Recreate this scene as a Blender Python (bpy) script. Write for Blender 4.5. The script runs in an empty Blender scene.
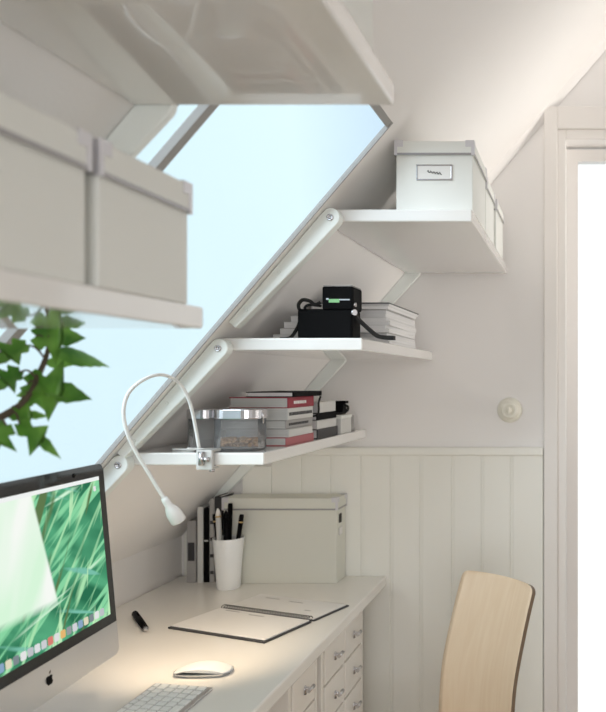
import bpy, bmesh, math, random
from mathutils import Vector, Matrix
random.seed(7)
C = bpy.context.scene.collection
H = 1.40                                   # eye height; most heights below are given from eye level
PI = math.pi
R = math.radians

# ------------------------------------------------------------------ materials
def nt(name):
    m = bpy.data.materials.new(name); m.use_nodes = True
    t = m.node_tree
    return m, t, t.nodes['Principled BSDF']
def mat(name, col, rough=.5, metal=0, bump=0, bscale=200, coat=0, var=0, vscale=6, spec=.5):
    m, t, b = nt(name)
    b.inputs['Base Color'].default_value = (*col, 1)
    b.inputs['Roughness'].default_value = rough
    b.inputs['Metallic'].default_value = metal
    b.inputs['Coat Weight'].default_value = coat
    b.inputs['Specular IOR Level'].default_value = spec
    tc = t.nodes.new('ShaderNodeTexCoord')
    if var:
        n = t.nodes.new('ShaderNodeTexNoise'); n.inputs['Scale'].default_value = vscale
        n.inputs['Detail'].default_value = 3
        t.links.new(tc.outputs['Object'], n.inputs['Vector'])
        mx = t.nodes.new('ShaderNodeMix'); mx.data_type = 'RGBA'
        mx.inputs[6].default_value = (*[max(0, c*(1-var)) for c in col], 1)
        mx.inputs[7].default_value = (*[min(1, c*(1+var)) for c in col], 1)
        t.links.new(n.outputs['Fac'], mx.inputs[0]); t.links.new(mx.outputs[2], b.inputs['Base Color'])
    if bump:
        n = t.nodes.new('ShaderNodeTexNoise'); n.inputs['Scale'].default_value = bscale
        t.links.new(tc.outputs['Object'], n.inputs['Vector'])
        bp = t.nodes.new('ShaderNodeBump'); bp.inputs['Strength'].default_value = bump
        bp.inputs['Distance'].default_value = .002
        t.links.new(n.outputs['Fac'], bp.inputs['Height']); t.links.new(bp.outputs['Normal'], b.inputs['Normal'])
    return m
def emit(name, col, s):
    m = bpy.data.materials.new(name); m.use_nodes = True; t = m.node_tree
    t.nodes.clear()
    o = t.nodes.new('ShaderNodeOutputMaterial'); e = t.nodes.new('ShaderNodeEmission')
    e.inputs['Color'].default_value = (*col, 1); e.inputs['Strength'].default_value = s
    t.links.new(e.outputs[0], o.inputs[0]); return m
def clear(name, col=(1, 1, 1), gloss=.12):
    m = bpy.data.materials.new(name); m.use_nodes = True; t = m.node_tree; t.nodes.clear()
    o = t.nodes.new('ShaderNodeOutputMaterial'); a = t.nodes.new('ShaderNodeBsdfTransparent')
    g = t.nodes.new('ShaderNodeBsdfGlossy'); x = t.nodes.new('ShaderNodeMixShader')
    lw = t.nodes.new('ShaderNodeLayerWeight'); lw.inputs['Blend'].default_value = gloss
    a.inputs['Color'].default_value = (*col, 1); g.inputs['Roughness'].default_value = .05
    t.links.new(lw.outputs['Fresnel'], x.inputs[0]); t.links.new(a.outputs[0], x.inputs[1])
    t.links.new(g.outputs[0], x.inputs[2]); t.links.new(x.outputs[0], o.inputs[0]); return m
def wood(name, c1, c2, rough=.35):
    m, t, b = nt(name)
    tc = t.nodes.new('ShaderNodeTexCoord'); mp = t.nodes.new('ShaderNodeMapping')
    mp.inputs['Scale'].default_value = (6, 34, 3.0)
    n = t.nodes.new('ShaderNodeTexNoise'); n.inputs['Scale'].default_value = 1.6
    n.inputs['Detail'].default_value = 5; n.inputs['Distortion'].default_value = 1.2
    r = t.nodes.new('ShaderNodeValToRGB')
    r.color_ramp.elements[0].position = .3; r.color_ramp.elements[1].position = .7
    r.color_ramp.elements[0].color = (*c1, 1); r.color_ramp.elements[1].color = (*c2, 1)
    t.links.new(tc.outputs['Object'], mp.inputs['Vector']); t.links.new(mp.outputs[0], n.inputs['Vector'])
    t.links.new(n.outputs['Fac'], r.inputs[0]); t.links.new(r.outputs[0], b.inputs['Base Color'])
    b.inputs['Roughness'].default_value = rough
    return m

PLASTER = mat('plaster', (.855, .835, .82), .85, bump=.25, bscale=300, var=.012)
PANEL = mat('panel_paint', (.87, .865, .81), .5, var=.01)
TRIM = mat('trim_paint', (.82, .79, .76), .45)
FLOORM = wood('floor_wood', (.42, .33, .24), (.55, .45, .34), .45)
LACQ = mat('shelf_lacquer', (.83, .82, .80), .12, coat=.8, var=.008)
STEEL = mat('bracket_enamel', (.86, .90, .87), .3)
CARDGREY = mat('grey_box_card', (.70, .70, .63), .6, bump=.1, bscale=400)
CARD = mat('box_card', (.78, .79, .755), .55, bump=.1, bscale=400)
BOXMETAL = mat('box_metal', (.66, .65, .68), .35, metal=.45)
EDGEMETAL = mat('edge_metal', (.36, .35, .36), .35, metal=.6)
CHROME = mat('chrome', (.62, .61, .63), .22, metal=1)
ALU = mat('aluminium', (.60, .60, .61), .34, metal=1)
BLACK = mat('black_plastic', (.004, .004, .0045), .6, spec=.06)
SOFTBLACK = mat('black_cloth', (.014, .014, .014), .8)
GLOSSBLACK = mat('black_glass', (.008, .008, .009), .08)
DESKM = mat('desk_lacquer', (.83, .81, .77), .22, coat=.15, var=.01)
CAB = mat('cabinet_paint', (.80, .765, .71), .45)
WHITEP = mat('white_plastic', (.85, .86, .85), .3)
CREAM = mat('cream_porcelain', (.80, .78, .69), .3)
PAPER = mat('paper', (.80, .79, .77), .7)
GREYPAPER = mat('grey_paper', (.55, .55, .55), .75)
def pagemat(name, col):
    m, t, b = nt(name)
    tc = t.nodes.new('ShaderNodeTexCoord'); mp = t.nodes.new('ShaderNodeMapping')
    mp.inputs['Scale'].default_value = (3, 3, 900)
    n = t.nodes.new('ShaderNodeTexNoise'); n.inputs['Scale'].default_value = 1
    mx = t.nodes.new('ShaderNodeMix'); mx.data_type = 'RGBA'
    mx.inputs[6].default_value = (*[c*.72 for c in col], 1); mx.inputs[7].default_value = (*col, 1)
    t.links.new(tc.outputs['Object'], mp.inputs[0]); t.links.new(mp.outputs[0], n.inputs['Vector'])
    t.links.new(n.outputs['Fac'], mx.inputs[0]); t.links.new(mx.outputs[2], b.inputs['Base Color'])
    b.inputs['Roughness'].default_value = .8; return m
PAGES = pagemat('page_edges', (.62, .62, .60))
PAGESW = pagemat('white_page_edges', (.85, .84, .84))
RED = mat('red_cloth', (.28, .012, .03), .5)
ROSE = mat('rose_cloth', (.42, .13, .14), .6)
DGREY = mat('dark_grey_cover', (.04, .04, .043), .45, spec=.3)
MGREY = mat('mid_grey_cover', (.36, .35, .34), .5)
LGREY = mat('light_grey_cover', (.62, .62, .60), .5)
GOLD = mat('brass', (.7, .5, .25), .3, metal=1)
BIRCH = wood('birch_ply', (.74, .57, .40), (.79, .635, .465), .33)
PLYEDGE = mat('ply_edge', (.20, .14, .09), .6)
NUTM = mat('nuts', (.33, .18, .075), .6, var=.4, vscale=60)
BARK = mat('bark', (.10, .075, .05), .8)
SOIL = mat('soil', (.04, .03, .02), .9)
GLASS = clear('window_glass', (.985, .995, 1), .03)
JARGLASS = clear('jar_glass', (.97, .975, .98), .10)
_t = JARGLASS.node_tree; _o = _t.nodes['Material Output']; _x = _t.nodes.new('ShaderNodeMixShader'); _d = _t.nodes.new('ShaderNodeBsdfDiffuse')
_x.inputs[0].default_value = .10; _src = _o.inputs[0].links[0].from_socket; _t.links.new(_src, _x.inputs[1]); _t.links.new(_d.outputs[0], _x.inputs[2]); _t.links.new(_x.outputs[0], _o.inputs[0])
LED = emit('led', (1, .93, .85), 3)
GREENM = mat('green_tag', (.25, .55, .25), .5)
HOLESHADE = mat('hole_shade', (.03, .028, .025), .9)
# leaf: green, lets light through
m, t, b = nt('leaf')
tc = t.nodes.new('ShaderNodeTexCoord'); n = t.nodes.new('ShaderNodeTexNoise'); n.inputs['Scale'].default_value = 22
r = t.nodes.new('ShaderNodeValToRGB'); r.color_ramp.elements[0].color = (.055, .19, .02, 1); r.color_ramp.elements[1].color = (.19, .42, .07, 1)
r.color_ramp.elements[0].position = .35; r.color_ramp.elements[1].position = .65
tr = t.nodes.new('ShaderNodeBsdfTranslucent'); mx = t.nodes.new('ShaderNodeMixShader'); mx.inputs[0].default_value = .35
t.links.new(tc.outputs['Object'], n.inputs['Vector']); t.links.new(n.outputs['Fac'], r.inputs[0])
t.links.new(r.outputs[0], b.inputs['Base Color']); t.links.new(r.outputs[0], tr.inputs['Color'])
b.inputs['Roughness'].default_value = .35
t.links.new(b.outputs[0], mx.inputs[1]); t.links.new(tr.outputs[0], mx.inputs[2])
t.links.new(mx.outputs[0], t.nodes['Material Output'].inputs[0]); LEAF = m

# ------------------------------------------------------------------ mesh helpers
def box(bm, x0, x1, y0, y1, z0, z1, mi=0, M=None):
    v = [bm.verts.new(p) for p in ((x0,y0,z0),(x1,y0,z0),(x1,y1,z0),(x0,y1,z0),(x0,y0,z1),(x1,y0,z1),(x1,y1,z1),(x0,y1,z1))]
    if M is not None:
        for a in v: a.co = M @ a.co
    for q in ((3,2,1,0),(4,5,6,7),(0,1,5,4),(1,2,6,5),(2,3,7,6),(3,0,4,7)):
        f = bm.faces.new([v[i] for i in q]); f.material_index = mi
    return v
def hexa(bm, pts, mi=0):
    v = [bm.verts.new(p) for p in pts]
    for q in ((3,2,1,0),(4,5,6,7),(0,1,5,4),(1,2,6,5),(2,3,7,6),(3,0,4,7)):
        f = bm.faces.new([v[i] for i in q]); f.material_index = mi
def frame_from(d):
    d = d.normalized(); up = Vector((0,0,1)) if abs(d.z) < .9 else Vector((1,0,0))
    a = d.cross(up).normalized(); return a, a.cross(d).normalized()
def tube(bm, pts, r, seg=10, cap=True, mi=0, smooth=True):
    pts = [Vector(p) for p in pts]; rings = []; a = None
    for i, p in enumerate(pts):
        d = (pts[min(i+1, len(pts)-1)] - pts[max(i-1, 0)]).normalized()
        if a is None: a, b_ = frame_from(d)
        else:
            a = (a - d*a.dot(d)).normalized(); b_ = a.cross(d).normalized()
        rr = r[i] if isinstance(r, (list, tuple)) else r
        rings.append([bm.verts.new(p + a*math.cos(2*PI*k/seg)*rr + b_*math.sin(2*PI*k/seg)*rr) for k in range(seg)])
    for i in range(len(rings)-1):
        for k in range(seg):
            f = bm.faces.new((rings[i][k], rings[i][(k+1)%seg], rings[i+1][(k+1)%seg], rings[i+1][k])); f.smooth = smooth; f.material_index = mi
    if cap:
        f = bm.faces.new(rings[0][::-1]); f.material_index = mi
        f = bm.faces.new(rings[-1]); f.material_index = mi
def lathe(bm, prof, seg=28, M=None, mi=0, smooth=True):
    """prof: list of (radius, height); ends with radius 0 are closed"""
    rings = []
    for r_, z in prof:
        if r_ < 1e-6: rings.append([bm.verts.new((0,0,z))])
        else: rings.append([bm.verts.new((r_*math.cos(2*PI*k/seg), r_*math.sin(2*PI*k/seg), z)) for k in range(seg)])
    for i in range(len(rings)-1):
        A, B = rings[i], rings[i+1]
        for k in range(seg):
            k2 = (k+1) % seg
            if len(A) == 1 and len(B) == 1: continue
            if len(A) == 1: q = (A[0], B[k2], B[k])
            elif len(B) == 1: q = (A[k], A[k2], B[0])
            else: q = (A[k], A[k2], B[k2], B[k])
            f = bm.faces.new(q); f.smooth = smooth; f.material_index = mi
    if M is not None:
        for ring in rings:
            for v in ring: v.co = M @ v.co
def prism(bm, outline, f0, f1, mi=0, smooth=False):
    """outline: 2-D points; f0/f1 map a 2-D point to the two end faces"""
    A = [bm.verts.new(f0(*p)) for p in outline]; B = [bm.verts.new(f1(*p)) for p in outline]
    n_ = len(outline)
    f = bm.faces.new(A[::-1]); f.material_index = mi
    f = bm.faces.new(B); f.material_index = mi
    for k in range(n_):
        f = bm.faces.new((A[k], A[(k+1)%n_], B[(k+1)%n_], B[k])); f.material_index = mi; f.smooth = smooth
def rrect(x0, x1, y0, y1, r_, n_=6):
    o = []
    for cx, cy, a0 in ((x1-r_,y0+r_,-90),(x1-r_,y1-r_,0),(x0+r_,y1-r_,90),(x0+r_,y0+r_,180)):
        for k in range(n_+1):
            a = R(a0 + 90*k/n_); o.append((cx+r_*math.cos(a), cy+r_*math.sin(a)))
    return o
def spline(pts, n_=10):
    P = [Vector(p) for p in pts]; P = [P[0]*2-P[1]] + P + [P[-1]*2-P[-2]]; out = []
    for i in range(1, len(P)-2):
        for k in range(n_):
            t_ = k/n_; a, b_, c, d = P[i-1], P[i], P[i+1], P[i+2]
            out.append(.5*((2*b_)+(c-a)*t_+(2*a-5*b_+4*c-d)*t_*t_+(3*b_-a-3*c+d)*t_**3))
    out.append(P[-2]); return out
def obj(name, bm, mats, parent=None, loc=None, bevel=0, seg=2):
    bmesh.ops.recalc_face_normals(bm, faces=bm.faces)
    me = bpy.data.meshes.new(name); bm.to_mesh(me); bm.free()
    for m_ in (mats if isinstance(mats, (list, tuple)) else [mats]): me.materials.append(m_)
    o = bpy.data.objects.new(name, me); C.objects.link(o)
    if parent: o.parent = parent
    if loc is not None: o.location = loc
    if bevel:
        md = o.modifiers.new('bevel', 'BEVEL'); md.width = bevel; md.segments = seg; md.limit_method = 'ANGLE'
        md.angle_limit = R(40)
    return o
def tag(o, label, cat, group=None, kind=None):
    o['label'] = label; o['category'] = cat
    if group: o['group'] = group
    if kind: o['kind'] = kind
    return o
def thing(name, label, cat, loc, rz=0, group=None):
    o = bpy.data.objects.new(name, None); C.objects.link(o); o.empty_display_size = .05
    o.location = loc; o.rotation_euler = (0, 0, rz); return tag(o, label, cat, group)
def struct(name, bm, m_, parent=None, bevel=0):
    o = obj(name, bm, m_, parent, bevel=bevel)
    if not parent: o['kind'] = 'structure'
    return o
def dup(root, loc, label, rz=None, group=None):
    r_ = root.copy(); C.objects.link(r_); r_.location = loc; r_['label'] = label
    if rz is not None: r_.rotation_euler = (0, 0, rz)
    if group: r_['group'] = group
    for ch in list(root.children):
        c = ch.copy(); C.objects.link(c); c.parent = r_
        for g in list(ch.children):
            d = g.copy(); C.objects.link(d); d.parent = c
    return r_
BM = bmesh.new

# ------------------------------------------------------------------ the room
YG = 2.50                      # far gable wall
XK = -1.32                     # low knee wall behind the desk
def sz(x): return (x + .876)/.855
def sx(z): return -.876 + .855*z          # slope surface: x for a height (from eye level)
TN = Vector((-.760, 0, .650))             # outward normal of the slope
def S(z, y, n=0):                          # point on the slope, n metres outward
    return Vector((sx(z), y, z + H)) + TN*n
ZC = (XK + .876)/.855                      # crease between knee wall and slope
ZT = 1.25                                  # flat ceiling
XR, YB = 2.3, -2.4                         # right wall, wall behind the camera

bm = BM(); box(bm, XK-.1, XR+.1, YB-.1, YG+.12, -.1, 0); struct('floor', bm, FLOORM)
bm = BM(); box(bm, sx(ZT)-.05, XR+.1, YB-.1, YG+.1, H+ZT, H+ZT+.1); struct('ceiling', bm, PLASTER)
bm = BM(); box(bm, XK-.1, XK, YB, YG, 0, H+ZC+.03); struct('wall_left', bm, PLASTER)
# slope with the hole for the roof window
WY0, WY1, WZ0, WZ1 = 1.025, 1.620, -.33, .556
TH = .007
bm = BM()
for z0, z1, y0, y1 in ((ZC-.02, WZ0, YB, YG), (WZ1, ZT+.03, YB, YG), (WZ0, WZ1, YB, WY0), (WZ0, WZ1, WY1, YG)):
    hexa(bm, [S(z0,y0), S(z1,y0), S(z1,y1), S(z0,y1), S(z0,y0,TH), S(z1,y0,TH), S(z1,y1,TH), S(z0,y1,TH)])
struct('wall_slope', bm, PLASTER)
# roof window
w = thing('window_1', 'roof window in the slope', 'window', S(.1, 1.3)); w['kind'] = 'structure'
for k_ in ('label', 'category'): del w[k_]
W0 = w.location.copy()
def slopebar(bm, z0, z1, y0, y1, n0, n1, o=W0):
    hexa(bm, [S(z0,y0,n0)-o, S(z1,y0,n0)-o, S(z1,y1,n0)-o, S(z0,y1,n0)-o, S(z0,y0,n1)-o, S(z1,y0,n1)-o, S(z1,y1,n1)-o, S(z0,y1,n1)-o])
bm = BM()
e = .012
slopebar(bm, WZ0, WZ1, WY0, WY0+e, .0005, .0075); slopebar(bm, WZ0, WZ1, WY1-.004, WY1, -.002, .0075)
slopebar(bm, WZ1-e, WZ1, WY0+e, WY1-.005, .0005, .0075); slopebar(bm, WZ0, WZ0+.03, WY0+e, WY1-.005, .0005, .0075)
obj('frame', bm, MGREY, w)
bm = BM(); slopebar(bm, WZ0+.03, WZ1-e, 1.072, 1.090, -.010, .002); obj('sash_bar', bm, MGREY, w)
bm = BM(); slopebar(bm, WZ0+.03, WZ1-e, WY0+e, WY1-.004, .003, .0045); obj('pane', bm, GLASS, w)

# gable wall with the door opening
DX0, DX1, DZ = -.040, .86, .80
bm = BM()
prism(bm, [(XK-.01, 0), (DX0, 0), (DX0, H+sz(DX0)+.012), (sx(ZC)-.015, H+ZC+.005), (XK-.01, H+ZC)], lambda u, v_: (u, YG, v_), lambda u, v_: (u, YG+.12, v_)); box(bm, DX1, XR+.1, YG, YG+.12, 0, H+ZT+.1); box(bm, DX0, DX1, YG, YG+.12, H+DZ, H+ZT+.1)
struct('wall_far', bm, PLASTER)
bm = BM()                                   # door casing: broad flat board and a narrower inner lip
box(bm, -.113, -.068, YG-.022, YG, 0, H+.905); box(bm, DX1+.03, DX1+.075, YG-.022, YG, 0, H+.905)
box(bm, -.068, DX1+.03, YG-.022, YG, H+.832, H+.905)
box(bm, -.068, -.040, YG-.010, YG, 0, H+.832); box(bm, DX1, DX1+.03, YG-.010, YG, 0, H+.832)
box(bm, -.040, DX1, YG-.010, YG, H+DZ, H+.832)
struct('trim_1', bm, TRIM, bevel=.003)
d1 = bpy.data.objects.new('door_1', None); C.objects.link(d1); d1.location = (.41, YG+.09, 0); d1['kind'] = 'structure'
bm = BM()
for a in ((-.449, -.41, 0, 2.19), (.41, .449, 0, 2.19), (-.41, .41, 0, .14), (-.41, .41, 2.15, 2.19)):
    box(bm, a[0], a[1], -.02, .02, a[2], a[3])
obj('door_frame', bm, TRIM, d1)
bm = BM(); box(bm, -.41, .41, -.003, .003, .14, 2.15); obj('pane', bm, GLASS, d1)
# wainscot: tongue-and-groove boards with a bead, and its cap rail
bm = BM(); x = -.113; first = True
edges = [-.113] + [(px-578)/300 for px in (511.5, 482.6, 453, 421.6, 392, 363, 333, 304, 274, 245, 216, 187)]
for a, b_ in zip(edges, edges[1:]):
    z1 = H-.25
    lim = H + (b_ + .876)/.855 - .012
    box(bm, b_+.0060, a-.0030, YG-.016, YG-.001, .0, min(z1, lim))
    box(bm, b_-.0028, b_+.0060, YG-.0135, YG-.001, .0, min(z1, lim))
struct('trim_2', bm, PANEL, bevel=.0018)
bm = BM(); box(bm, sx(-.236)+.01, -.116, YG-.030, YG, H-.250, H-.223); struct('trim_3', bm, PANEL, bevel=.006)
bm = BM(); box(bm, -.60, -.113, YG-.030, YG-.016, 0, .12); struct('baseboard_far', bm, PANEL, bevel=.004)
# cove strip where slope meets gable
bm = BM()
def cove(z, k): return S(z, YG-.026, 0) if k == 0 else (S(z, YG-.004, -.022) if k == 1 else S(z, YG-.002, 0))
hexa(bm, [cove(.42,0), cove(.42,1), cove(.42,2)+Vector((0,.001,0)), cove(.42,2), cove(1.18,0), cove(1.18,1), cove(1.18,2)+Vector((0,.001,0)), cove(1.18,2)])
struct('trim_4', bm, PLASTER)
# right wall and rear wall, each with an unseen opening added to admit fill light
bm = BM(); a0, a1, b0, b1 = 1.92, 2.40, .7, 2.3
box(bm, XR, XR+.1, YB-.1, a0, 0, H+ZT); box(bm, XR, XR+.1, a1, YG, 0, H+ZT); box(bm, XR, XR+.1, a0, a1, 0, b0); box(bm, XR, XR+.1, a0, a1, b1, H+ZT)
struct('wall_right', bm, PLASTER)
bm = BM(); prism(bm, [(XK-.01, 0), (-.5, 0), (-.5, H+sz(-.5)), (XK-.01, H+ZC)], lambda u, v_: (u, YB-.1, v_), lambda u, v_: (u, YB, v_)); prism(bm, [(-.5, 2.3), (sx(.9)+.02, 2.3), (sx(ZT), H+ZT), (sx(ZT)-.01, H+ZT), (-.5, H+sz(-.5))], lambda u, v_: (u, YB-.1, v_), lambda u, v_: (u, YB, v_)); box(bm, 1.7, XR, YB-.1, YB, 0, H+ZT); box(bm, -.5, 1.7, YB-.1, YB, 0, .5); box(bm, sx(ZT), 1.7, YB-.1, YB, 2.3, H+ZT)
struct('wall_near', bm, PLASTER)

# rotary wall switch
sw = thing('wall_switch', 'round cream rotary light switch on the wall above the panelling', 'light switch', (-.227, YG, H-.10))
MY = Matrix.Rotation(R(90), 4, 'X')         # lathe axis -> -Y
bm = BM(); lathe(bm, [(0,0), (.042,0), (.042,.006), (.038,.014), (.030,.017), (0,.017)], 36, MY); obj('base', bm, CREAM, sw)
bm = BM(); lathe(bm, [(0,.0165), (.029,.0165), (.029,.026), (.025,.033), (.018,.034), (.016,.031), (0,.031)], 36, MY); obj('cover', bm, CREAM, sw)
bm = BM(); lathe(bm, [(0,.030), (.009,.030), (.009,.036), (.007,.038), (0,.038)], 20, MY); box(bm, -.0025, .0025, -.048, -.037, -.012, .012); obj('knob', bm, CREAM, sw, bevel=.001)

# ------------------------------------------------------------------ shelves
BT = .028; BL = .805; BW = .338
def make_shelf(label, loc):
    t_ = thing('wall_shelf', label, 'shelf', loc, 0, 'white shelves on the sloping wall')
    k = .855
    bm = BM(); hexa(bm, [(.004,0,0), (BW,0,0), (BW,BL,0), (.004,BL,0), (.004+k*BT,0,BT), (BW,0,BT), (BW,BL,BT), (.004+k*BT,BL,BT)])
    obj('board', bm, LACQ, t_, bevel=.0035, seg=3)
    tv = Vector((.650, 0, .760)); nv = Vector((.760, 0, -.650))      # up the slope, into the room
    for y0, bt in ((-.029, .028), (BL+.001, .014)):
        br = Vector((0, 0, BT/2)); br.x = k*br.z
        out = []                                                    # outline in (along slope, into room)
        for q in range(13):
            a = R(90 - 180*q/12); out.append((.022*math.cos(a)+.004, .0215 + .0205*math.sin(a)))
        out += [(-.315, .001), (-.315, .021), (-.10, .037)]
        bm = BM()
        prism(bm, out, lambda u, v_: br + tv*u + nv*v_ + Vector((0, y0, 0)), lambda u, v_: br + tv*u + nv*v_ + Vector((0, y0+bt, 0)))
        # tongue reaching under the board
        pass
        b = obj('bracket', bm, STEEL, t_, bevel=.0025)
        for u, rad in ((.004, .0075), (-.16, .004), (-.27, .004)):
            p = br + tv*u + nv*(.0215 if u > 0 else .014)
            s_ = -1 if y0 < 0 else 1
            ys = y0 if y0 < 0 else y0+bt
            bm = BM(); lathe(bm, [(0, -.001), (rad, -.001), (rad, .002), (rad*.55, .003), (rad*.5, .0012), (0, .0012)], 18, Matrix.Translation(p+Vector((0, ys, 0))) @ Matrix.Rotation(R(90*(-s_)), 4, 'X'))
            obj('screw', bm, CHROME if u > 0 else STEEL, b)
    return t_
SZ = (.353, .066, -.190)
FY = 1.672; NY = .965-BL
sh = make_shelf('far top white shelf carrying the lidded storage boxes, at the right', (sx(SZ[0]), FY, H+SZ[0]))
dup(sh, (sx(SZ[1]), FY, H+SZ[1]), 'middle white shelf carrying the black camera and pile of magazines')
dup(sh, (sx(SZ[2]), FY, H+SZ[2]), 'lowest white shelf with glass jars and books above the desk')
dup(sh, (sx(SZ[0]), NY, H+SZ[0]), 'largest nearest white shelf overhead, seen from below at the top')
dup(sh, (sx(SZ[1]), NY, H+SZ[1]), 'near white shelf at left carrying beige lidded boxes')
ST = [z + BT for z in SZ]      # shelf tops

# ------------------------------------------------------------------ storage boxes
def make_box(label, loc, w_, d_, h_, face=None, group=None, hole=False, rim=.030, corners=True, cm=None):
    cm = cm or CARD
    t_ = thing('storage_box', label, 'box', loc, 0, group)
    x, y = w_/2, d_/2
    bm = BM(); box(bm, -x+.003, x-.003, -y+.003, y-.003, 0, h_-.004); obj('body', bm, cm, t_, bevel=.0015)
    bm = BM(); box(bm, -x, x, -y, y, h_-rim, h_); lid = obj('lid', bm, cm, t_, bevel=.002)
    if corners:
        for a, b_ in ((-1,-1),(1,-1),(1,1),(-1,1)):
            bm = BM(); e = .0012
            X, Y = a*(x+e), b_*(y+e)
            def bx(x0, x1, y0, y1, z0, z1): box(bm, min(x0,x1), max(x0,x1), min(y0,y1), max(y0,y1), z0, z1)
            zl, zh = h_-rim-.002, h_+.0008
            bx(X, X-a*.0022, Y, Y-b_*.007, zl, zh); bx(X-a*.0022, X-a*.007, Y, Y-b_*.0022, zl, zh)
            bx(X-a*.007, X-a*.020, Y, Y-b_*.0022, h_-.013, zh); bx(X, X-a*.0022, Y-b_*.007, Y-b_*.020, h_-.013, zh)
            bx(X, X-a*.020, Y, Y-b_*.020, zh, zh+.0008)
            obj('metal_corner', bm, BOXMETAL, t_)
        bm = BM()
        for a in (-1, 1):
            box(bm, -x+.006, x-.006, a*(y+.0008)-.001, a*(y+.0008)+.001, h_-rim-.0015, h_-rim+.0030)
            box(bm, a*(x+.0008)-.001, a*(x+.0008)+.001, -y+.006, y-.006, h_-rim-.0015, h_-rim+.0030)
        obj('metal_edge', bm, EDGEMETAL, lid)
    if face == '-y':
        lh = bpy.data.objects.new('label_holder', None)
        bm = BM(); zc = h_*.55; yy = -y+.003
        for a in ((-.041,.041,zc+.0145,zc+.018), (-.041,.041,zc-.018,zc-.0145), (-.041,-.037,zc-.0145,zc+.0145), (.037,.041,zc-.0145,zc+.0145)):
            box(bm, a[0], a[1], yy-.003, yy+.001, a[2], a[3])
        hd = obj('label_holder', bm, CHROME, t_, bevel=.001)
        bm = BM(); box(bm, -.037, .037, yy-.0012, yy+.0005, zc-.0145, zc+.0145); obj('card', bm, PAPER, hd)
        bm = BM(); tube(bm, [(-.016+.032*q/16, yy-.0015, zc+.002-.005*q/16+.003*math.sin(q*1.9)) for q in range(17)], .0011, 6); obj('handwriting', bm, DGREY, hd)
    if hole:
        bm = BM(); prism(bm, rrect(-.014, .014, h_*.69, h_*.80, .004), lambda u, v_: (x-.004, u-.01, v_), lambda u, v_: (x-.0022, u-.01, v_)); obj('grip_hole_shade', bm, HOLESHADE, t_)  # flat dark plate painted as the shade inside a grip hole
        bm = BM(); box(bm, x-.003, x-.0012, -.026, .008, h_*.55, h_*.64)
        hd = obj('label_holder', bm, CHROME, t_)
        bm = BM(); box(bm, x-.002, x-.0005, -.023, .005, h_*.555, h_*.635); obj('card', bm, PAPER, hd)
    return t_
bg = 'white storage boxes on the far top shelf'
make_box('white lidded box with label holder, frontmost on the far top shelf', (-.323, 1.803, H+ST[0]), .178, .236, .156, '-y', bg)
make_box('white lidded box in the middle of the row on the far top shelf', (-.330, 2.080, H+ST[0]), .178, .195, .156, None, bg)
make_box('white lidded box at the gable wall end of the far top shelf', (-.330, 2.335, H+ST[0]), .178, .205, .156, None, bg)
bg = 'storage boxes on the near left shelf'
make_box('beige lidded box at the outer end of the near left shelf', (-.610, .840, H+ST[1]), .262, .178, .147, None, bg, rim=.034)
make_box('beige lidded box cut off by the left edge on the near shelf', (-.612, .651, H+ST[1]), .262, .178, .147, None, bg, rim=.034)
make_box('pale box standing on the large overhead shelf, barely in view at the top', (-.378, .845, H+ST[0]), .25, .19, .156)

# ------------------------------------------------------------------ desk and drawers
ZD = -.648; DT = H + ZD
bm = BM(); box(bm, XK+.004, -.634, .25, YG-.018, DT-.032, DT)
tag(obj('worktop', bm, DESKM, bevel=.004), 'long white desktop under the sloping wall', 'desk')
def make_cabinet(label, y0, y1, cols):
    t_ = thing('drawer_cabinet', label, 'cabinet', (-.93, (y0+y1)/2, 0), 0, 'drawer cabinets under the desk')
    hw = (y1-y0)/2; top = DT-.032; fx = .268
    bm = BM()
    box(bm, -.36, fx, -hw, -hw+.016, 0, top); box(bm, -.36, fx, hw-.016, hw, 0, top)
    box(bm, -.36, -.345, -hw+.016, hw-.016, 0, top); box(bm, -.345, fx, -hw+.016, hw-.016, top-.014, top); box(bm, -.345, fx, -hw+.016, hw-.016, .04, .06)
    cw = (2*hw-.032)/cols
    for c in range(1, cols): box(bm, -.345, fx, -hw+.016+c*cw-.005, -hw+.016+c*cw+.005, .06, top-.014)
    obj('carcass', bm, CAB, t_, bevel=.0015)
    for c in range(cols):
        yc = -hw + .016 + (c+.5)*cw; z = top - .016
        for r_ in range(6):
            hgt = .105
            bm = BM(); box(bm, .05, fx+.002, yc-cw/2+.007, yc+cw/2-.007, z-hgt+.003, z-.003)
            dr = obj('drawer', bm, CAB, t_, bevel=.0025)
            zc = z - hgt/2 + .004
            bm = BM()
            tube(bm, [(fx, yc, zc), (fx+.016, yc, zc)], .0042, 10)
            tube(bm, [(fx+.018, yc-.017, zc), (fx+.018, yc+.017, zc)], .0048, 10)
            tube(bm, [(fx+.002, yc, zc+.006), (fx+.003, yc, zc-.014)], .0045, 8)
            obj('handle', bm, CHROME, dr)
            z -= hgt
    return t_
make_cabinet('wide two-column drawer cabinet at the far end beneath the desk', 1.935, 2.308, 2)
make_cabinet('narrow single-column drawer cabinet beneath the desk, nearer the camera', 1.715, 1.905, 1)
bm = BM(); box(bm, -1.30, -.70, .26, .29, 0, DT-.032); tag(obj('desk_support', bm, CAB, bevel=.003), 'white panel holding up the near end of the desk, out of frame', 'panel')

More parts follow.
